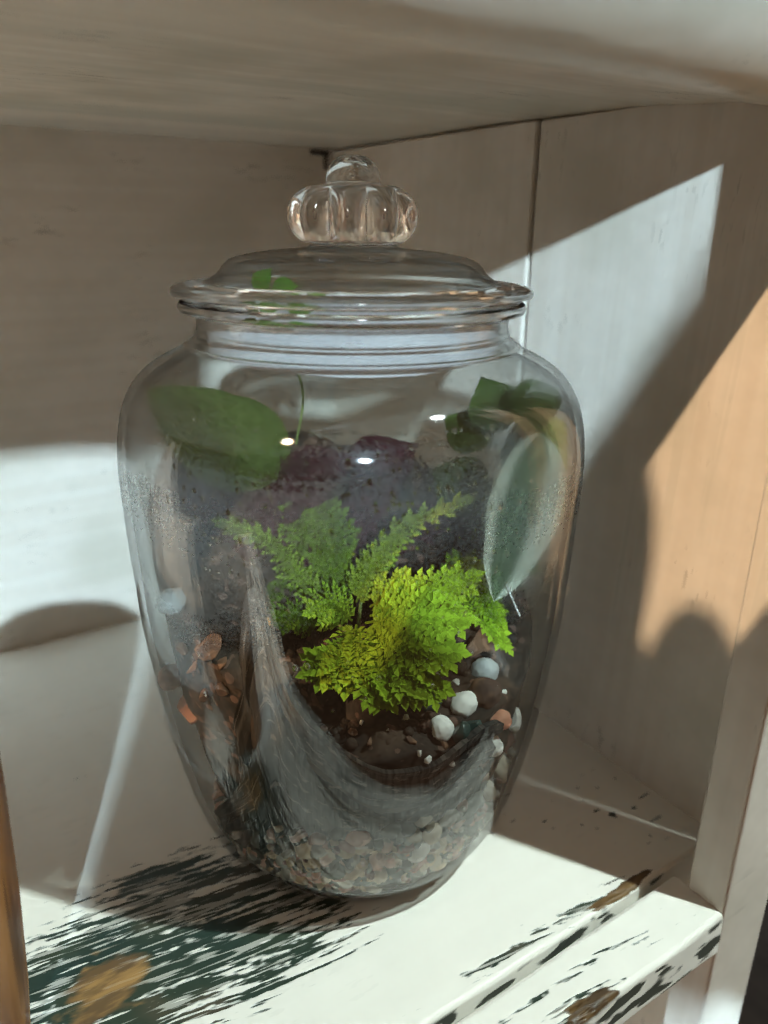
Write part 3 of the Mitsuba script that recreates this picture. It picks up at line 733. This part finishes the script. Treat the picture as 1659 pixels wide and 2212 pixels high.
def leaf_mesh(p0, p1, width, bend=0.0, fold=0.15, face=None, nu=22, nv=10, tip=1.15, teeth=0.0):
    """A leaf from p0 to its tip p1, its face towards face; uv.x along, uv.y across from -1 to 1."""
    p0, p1 = np.asarray(p0, float), np.asarray(p1, float)
    d = p1 - p0; L = np.linalg.norm(d); d /= L
    f = FR + UPZ * .5 if face is None else np.asarray(face, float)
    s = np.cross(d, f); s /= np.linalg.norm(s); n = np.cross(s, d)
    u = np.linspace(0, 1, nu); v = np.linspace(-1, 1, nv)
    Uu, V = np.meshgrid(u, v, indexing="ij")
    half = width * (np.sin(np.pi * Uu ** 0.80) ** tip + 0.012) * (1 + teeth * np.sin(Uu * 60))
    P = p0 + d * (Uu * L)[..., None] + s * (V * half)[..., None] + n * (-bend * L * (Uu - .3) ** 2 + fold * half * (V ** 2) + 0.05 * width * np.sin(Uu * 19 + V * 2))[..., None]
    i, j = np.meshgrid(np.arange(nu - 1), np.arange(nv - 1), indexing="ij")
    q = np.stack([i * nv + j, (i + 1) * nv + j, (i + 1) * nv + j + 1, i * nv + j + 1], -1).reshape(-1, 4)
    return (P.reshape(-1, 3), np.vstack([q[:, [0, 1, 2]], q[:, [0, 2, 3]]])), np.stack([Uu, V], -1).reshape(-1, 2)


def add_leaf(plant, mat, p0, p1, width, label=None, **k):
    m, uv = leaf_mesh(p0, p1, width, **k)
    v = m[0]                                                     # a leaf that reaches the glass bends along it
    h = v[:, :2] - AX
    r = np.linalg.norm(h, axis=1)
    lim = np.array([inside(z, .012) for z in v[:, 2]])
    v[:, :2] = AX + h * (np.minimum(r, lim) / r)[:, None]
    key = obj(f"{plant}__leaf", m, mat, True, uv=uv)
    if label:
        tag(key, label)


def stem(plant, pts, r=.004, mat="stem_mat"):
    obj(f"{plant}__stem", tube(curve(pts, 14), r, 6), mat, True)


# nerve plant on the right, reflection painted along one leaf's margins
tag("veined_plant", "nerve plant with one pale leaf, its edges painted with reflection, against the right glass", "plant")
add_leaf("veined_plant", "pale_leaf", at(1165, 935, .08), at(1048, 1290, .15), .056, "large drooping leaf, pale green with reflection painted along its margins", bend=-.22, fold=.45, face=FR + UPZ * .15 + np.array([*RT, 0]) * .25, tip=.72)
stem("veined_plant", [at(1110, 1180, -.04), at(1150, 1020, .02), at(1178, 925, .06), at(1165, 936, .08)], .0035, "green_stem")
add_leaf("veined_plant", "yellow_leaf", at(1180, 890, .02), at(1215, 1125, .06), .042, "yellow-green leaf at the right glass wall", face=FR + UPZ * .1)
for x0, y0, x1, y1, o0, o1, wd in [(1100, 900, 1215, 850, .02, .05, .040), (1090, 930, 1040, 815, -.06, -.08, .045), (1120, 900, 1180, 1050, -.06, -.05, .045), (1060, 960, 960, 900, -.12, -.16, .05), (1080, 1000, 1190, 960, -.10, -.14, .05),
                                    (1050, 1080, 930, 1010, -.13, -.17, .055), (1060, 1100, 1180, 1130, -.10, -.16, .055), (1050, 1160, 900, 1110, -.14, -.19, .055), (1070, 1200, 1190, 1240, -.08, -.14, .055), (1060, 1250, 940, 1220, -.10, -.15, .05),
                                    (1080, 1280, 1180, 1340, -.08, -.12, .05), (1090, 1120, 1150, 1010, -.16, -.18, .05), (1040, 1020, 1000, 1130, -.16, -.15, .05), (1100, 1180, 1210, 1180, -.02, -.06, .045)]:
    add_leaf("veined_plant", "dark_leaf", at(x0, y0, o0), at(x1, y1, o1), wd, bend=rng.uniform(0, .25), tip=rng.uniform(.8, 1.1), fold=rng.uniform(.05, .35), face=FR + UPZ * rng.uniform(.2, .9) + np.array([*RT, 0]) * rng.uniform(-.6, .6))
add_leaf("veined_plant", "yellow_leaf", at(1165, 1000, -.03), at(1215, 1150, .02), .035)
stem("veined_plant", [at(1090, 1420, -.02), at(1110, 1250, -.03), at(1120, 1050, -.03), at(1130, 900, -.03)])

# big dark green leaf on the left and its neighbours
tag("broad_plant", "broad dark green leaf pressed against the upper left glass", "plant")
add_leaf("broad_plant", "green_leaf", at(600, 1035, .06), at(322, 838, .06), .064, "large olive green leaf behind foggy glass", bend=.15, fold=.1, face=FR + UPZ * .6, tip=.8)
add_leaf("broad_plant", "green_leaf", at(620, 1010, -.02), at(440, 850, -.06), .05, bend=.1, tip=.85)
stem("broad_plant", [at(640, 1350, -.06), at(610, 1180, -.04), at(570, 1020, .05)])

# maroon leaves deep inside
tag("maroon_plant", "dark maroon leafy plant deep inside the jar", "plant")
for x0, y0, x1, y1, off, wd in [(600, 1060, 770, 985, .04, .045), (620, 1080, 450, 985, .02, .055), (560, 1120, 400, 1080, .04, .045), (640, 1120, 560, 1290, -.02, .055), (650, 1090, 720, 1190, -.04, .055),
                                (520, 1180, 420, 1270, -.05, .055), (540, 1200, 500, 1340, -.02, .045), (700, 1150, 880, 1190, -.10, .06), (760, 1050, 900, 960, -.13, .06), (800, 1150, 960, 1240, -.12, .06), (500, 1000, 400, 930, .02, .05),
                                (880, 1100, 1010, 1200, -.14, .06), (470, 1230, 380, 1180, -.06, .05),
                                (560, 1090, 690, 1020, .00, .05), (520, 1060, 420, 990, .05, .05), (600, 1150, 470, 1120, .06, .05), (700, 1180, 790, 1110, -.05, .05), (640, 1200, 720, 1260, -.04, .05), (560, 1180, 640, 1260, -.03, .05), (820, 1120, 760, 1030, -.12, .055), (900, 1180, 840, 1260, -.10, .055)]:
    add_leaf("maroon_plant", "maroon_leaf", at(x0, y0, off - .02), at(x1, y1, off + .02), wd, bend=.12)
stem("maroon_plant", [at(640, 1360, -.06), at(635, 1220, -.05), at(640, 1060, -.01)], .005)
stem("maroon_plant", [at(560, 1380, -.05), at(540, 1250, -.03), at(520, 1080, .02)], .005)

# sprig of small leaves under the lid
tag("leaf_sprig", "sprig of small green leaves reaching up under the lid", "plant")
for x0, y0, x1, y1, off in [(553, 608, 583, 552, .05), (585, 600, 640, 588, .06), (538, 640, 552, 622, .05), (560, 634, 612, 626, .05), (620, 634, 690, 630, .04), (560, 648, 530, 628, .06)]:
    add_leaf("leaf_sprig", "sprig_leaf", at(x0, y0 + 30, off), at(x1, y1 + 30, off + .03), .016, bend=.2, nu=12, nv=6)
stem("leaf_sprig", [at(640, 960, -.08), at(655, 850, -.06), at(615, 740, .0), at(575, 655, .05)], .0018, "green_stem")

# spikemoss
LEAF = []


def frond(axis_pts, face, length, seed, n=26, tone=(0.26, 0.33, 0.030), size=.0105, taper=.55, droop=.1):
    """One flat spray: an axis, side twigs left and right, and scale-like leaflets on all of them. Returns mesh, colours."""
    r2 = np.random.default_rng(seed)
    ax = curve(axis_pts, n + 2)
    tg = np.gradient(ax, axis=0); tg /= np.linalg.norm(tg, axis=1, keepdims=True)
    V, F, C = [], [], []

    def leaflet(p, d, nrm, s, c):
        sd = np.cross(d, nrm)
        k = len(V) and sum(len(x) for x in V)
        w = .36 * s
        V.append(np.array([p, p + d * s * .45 + sd * w + nrm * .12 * s, p + d * s, p + d * s * .45 - sd * w + nrm * .12 * s, p + d * s * .5 - nrm * .06 * s]))
        F.append(np.array([[0, 1, 4], [4, 1, 2], [0, 4, 3], [4, 2, 3]]) + k)
        C.append(np.tile(c, (5, 1)))

    def twig(p, d, nrm, L, s):
        m = max(3, int(L / (s * .42)))
        for q in range(m):
            t = (q + .5) / m
            c0 = p + d * L * t - nrm * droop * L * t * t
            for sg in (-1, 1):
                sd = np.cross(d, nrm) * sg
                dd = d * .62 + sd * .78 + nrm * r2.uniform(-.15, .30)
                dd /= np.linalg.norm(dd)
                tone2 = np.array(tone) * r2.uniform(.72, 1.22) * (.82 + .34 * t)
                leaflet(c0, dd, nrm, s * r2.uniform(.8, 1.2) * (1.05 - .35 * t), tone2)
        leaflet(p + d * L - nrm * droop * L, d, nrm, s, np.array(tone) * 1.25)

    for k in range(1, n + 1):
        t = k / (n + 1)
        d = tg[k]
        nf = np.asarray(face, float) - d * (np.asarray(face) @ d); nf /= np.linalg.norm(nf)
        sd = np.cross(d, nf)
        L = length * (min(1, t * 5 + .35)) * (1 - taper * t ** 1.6) * r2.uniform(.8, 1.15)
        sg = 1 if k % 2 else -1
        dd = d * .60 + sd * sg * .80 + nf * r2.uniform(-.10, .25)
        dd /= np.linalg.norm(dd)
        twig(ax[k], dd, nf, L, size)
        twig(ax[k], (d + nf * .1) / np.linalg.norm(d + nf * .1), nf, .022, size)
    twig(ax[-1], tg[-1], nf, length * .35, size)
    tv, tf = tube(ax, np.linspace(.0022, .0010, len(ax)), 5)
    k = sum(len(x) for x in V)
    V.append(tv); F.append(tf + k); C.append(np.tile(np.array(tone) * .8, (len(tv), 1)))
    return (np.vstack(V), np.vstack(F)), np.vstack(C)


tag("spikemoss", "bright yellow-green feathery moss in the middle of the jar", "moss")
B0 = at(770, 1330, .08)
fr = [
    # control points (x, y, off), twig length, tone
    ([(800, 1330, .12), (900, 1290, .16), (1005, 1250, .17)], .040, (.25, .33, .030), .010),
    ([(790, 1345, .14), (890, 1330, .19), (985, 1335, .20)], .045, (.24, .34, .030), .0115),
    ([(790, 1370, .15), (880, 1390, .21), (968, 1405, .215)], .045, (.25, .35, .032), .0115),
    ([(780, 1390, .15), (860, 1440, .215), (940, 1480, .225)], .042, (.24, .34, .030), .0115),
    ([(770, 1390, .15), (800, 1450, .22), (830, 1498, .235)], .040, (.23, .33, .028), .011),
    ([(760, 1390, .15), (730, 1430, .21), (690, 1446, .225)], .038, (.24, .34, .030), .011),
    ([(770, 1400, .16), (850, 1470, .23), (905, 1497, .235)], .024, (.20, .27, .028), .0105),
    ([(770, 1350, .12), (760, 1400, .18), (750, 1470, .225)], .036, (.22, .31, .028), .011),
    ([(800, 1310, .10), (850, 1280, .12), (880, 1265, .12)], .034, (.26, .32, .035), .010),
    ([(760, 1340, .10), (720, 1310, .12), (680, 1320, .15)], .040, (.17, .25, .028), .010),
    ([(770, 1300, .08), (800, 1230, .08), (870, 1140, .08), (1000, 1083, .12)], .022, (.21, .26, .040), .009),
    ([(780, 1290, .06), (790, 1250, .05), (830, 1190, .04), (900, 1125, .06)], .028, (.19, .25, .040), .009),
    ([(700, 1310, .04), (640, 1240, .06), (580, 1170, .10), (490, 1132, .13)], .022, (.20, .26, .045), .009),
    ([(720, 1320, .00), (690, 1240, -.02), (660, 1160, -.02), (640, 1090, .0)], .050, (.115, .16, .022), .012),
    ([(740, 1310, .02), (710, 1230, .0), (720, 1150, -.02), (700, 1100, -.02)], .045, (.105, .15, .022), .012),
    ([(700, 1330, .02), (640, 1290, .02), (600, 1270, .04), (560, 1320, .10)], .030, (.115, .17, .024), .010),
    ([(690, 1350, .06), (640, 1330, .10), (600, 1340, .13)], .028, (.125, .19, .024), .010),
    ([(1020, 1290, .06), (1040, 1320, .09), (1085, 1385, .12)], .022, (.27, .38, .035), .011),
    ([(1000, 1280, .05), (1040, 1290, .08), (1072, 1330, .11)], .018, (.24, .35, .030), .011),
    ([(960, 1290, .00), (1000, 1240, .0), (1010, 1220, .0)], .040, (.12, .18, .02), .011),
]
for k, (pts, L, tone, s) in enumerate(fr):
    ax = [at(*p) for p in pts]
    face = FR * .75 + UPZ * .65 + np.array([*RT, 0]) * rng.uniform(-.25, .25)
    tone = np.array(tone) * (1.10, 1.12, .9)
    m, c = frond(ax, face, L, 40 + k, 13 if len(pts) < 4 else 22, tone * (rng.uniform(.8, 1.1) if k > 3 else 1), s * (1.6 if k < 8 else 1.25))
    obj("spikemoss__frond", m, "moss_mat", False, color=c)
for pts in ([B0 - UPZ * .05, at(780, 1300, .07)], [B0 - UPZ * .05, at(1000, 1300, .05)], [B0 - UPZ * .05, at(700, 1320, .03)]):
    p = [pts[0], (pts[0] + pts[1]) / 2 + UPZ * .004, pts[1]]
    obj("spikemoss__stem", tube(curve(p, 10), .003, 5), "green_stem", True)

# withered leaf and a loose root
m, uv = leaf_mesh(at(560, 1322, .15), at(548, 1392, .19), .019, bend=.3, fold=.5, teeth=.12)
tag(obj("withered_leaf", m, "dead_leaf", True, uv=uv), "withered yellow leaf hanging left of the moss", "leaf")
tag(obj("root_thread", tube(curve([at(1092, 1262, .17), at(1108, 1300, .18), at(1122, 1330, .18)], 12), .0013, 5), "white_stone", True), "thin white root thread below the pale leaf", "root")
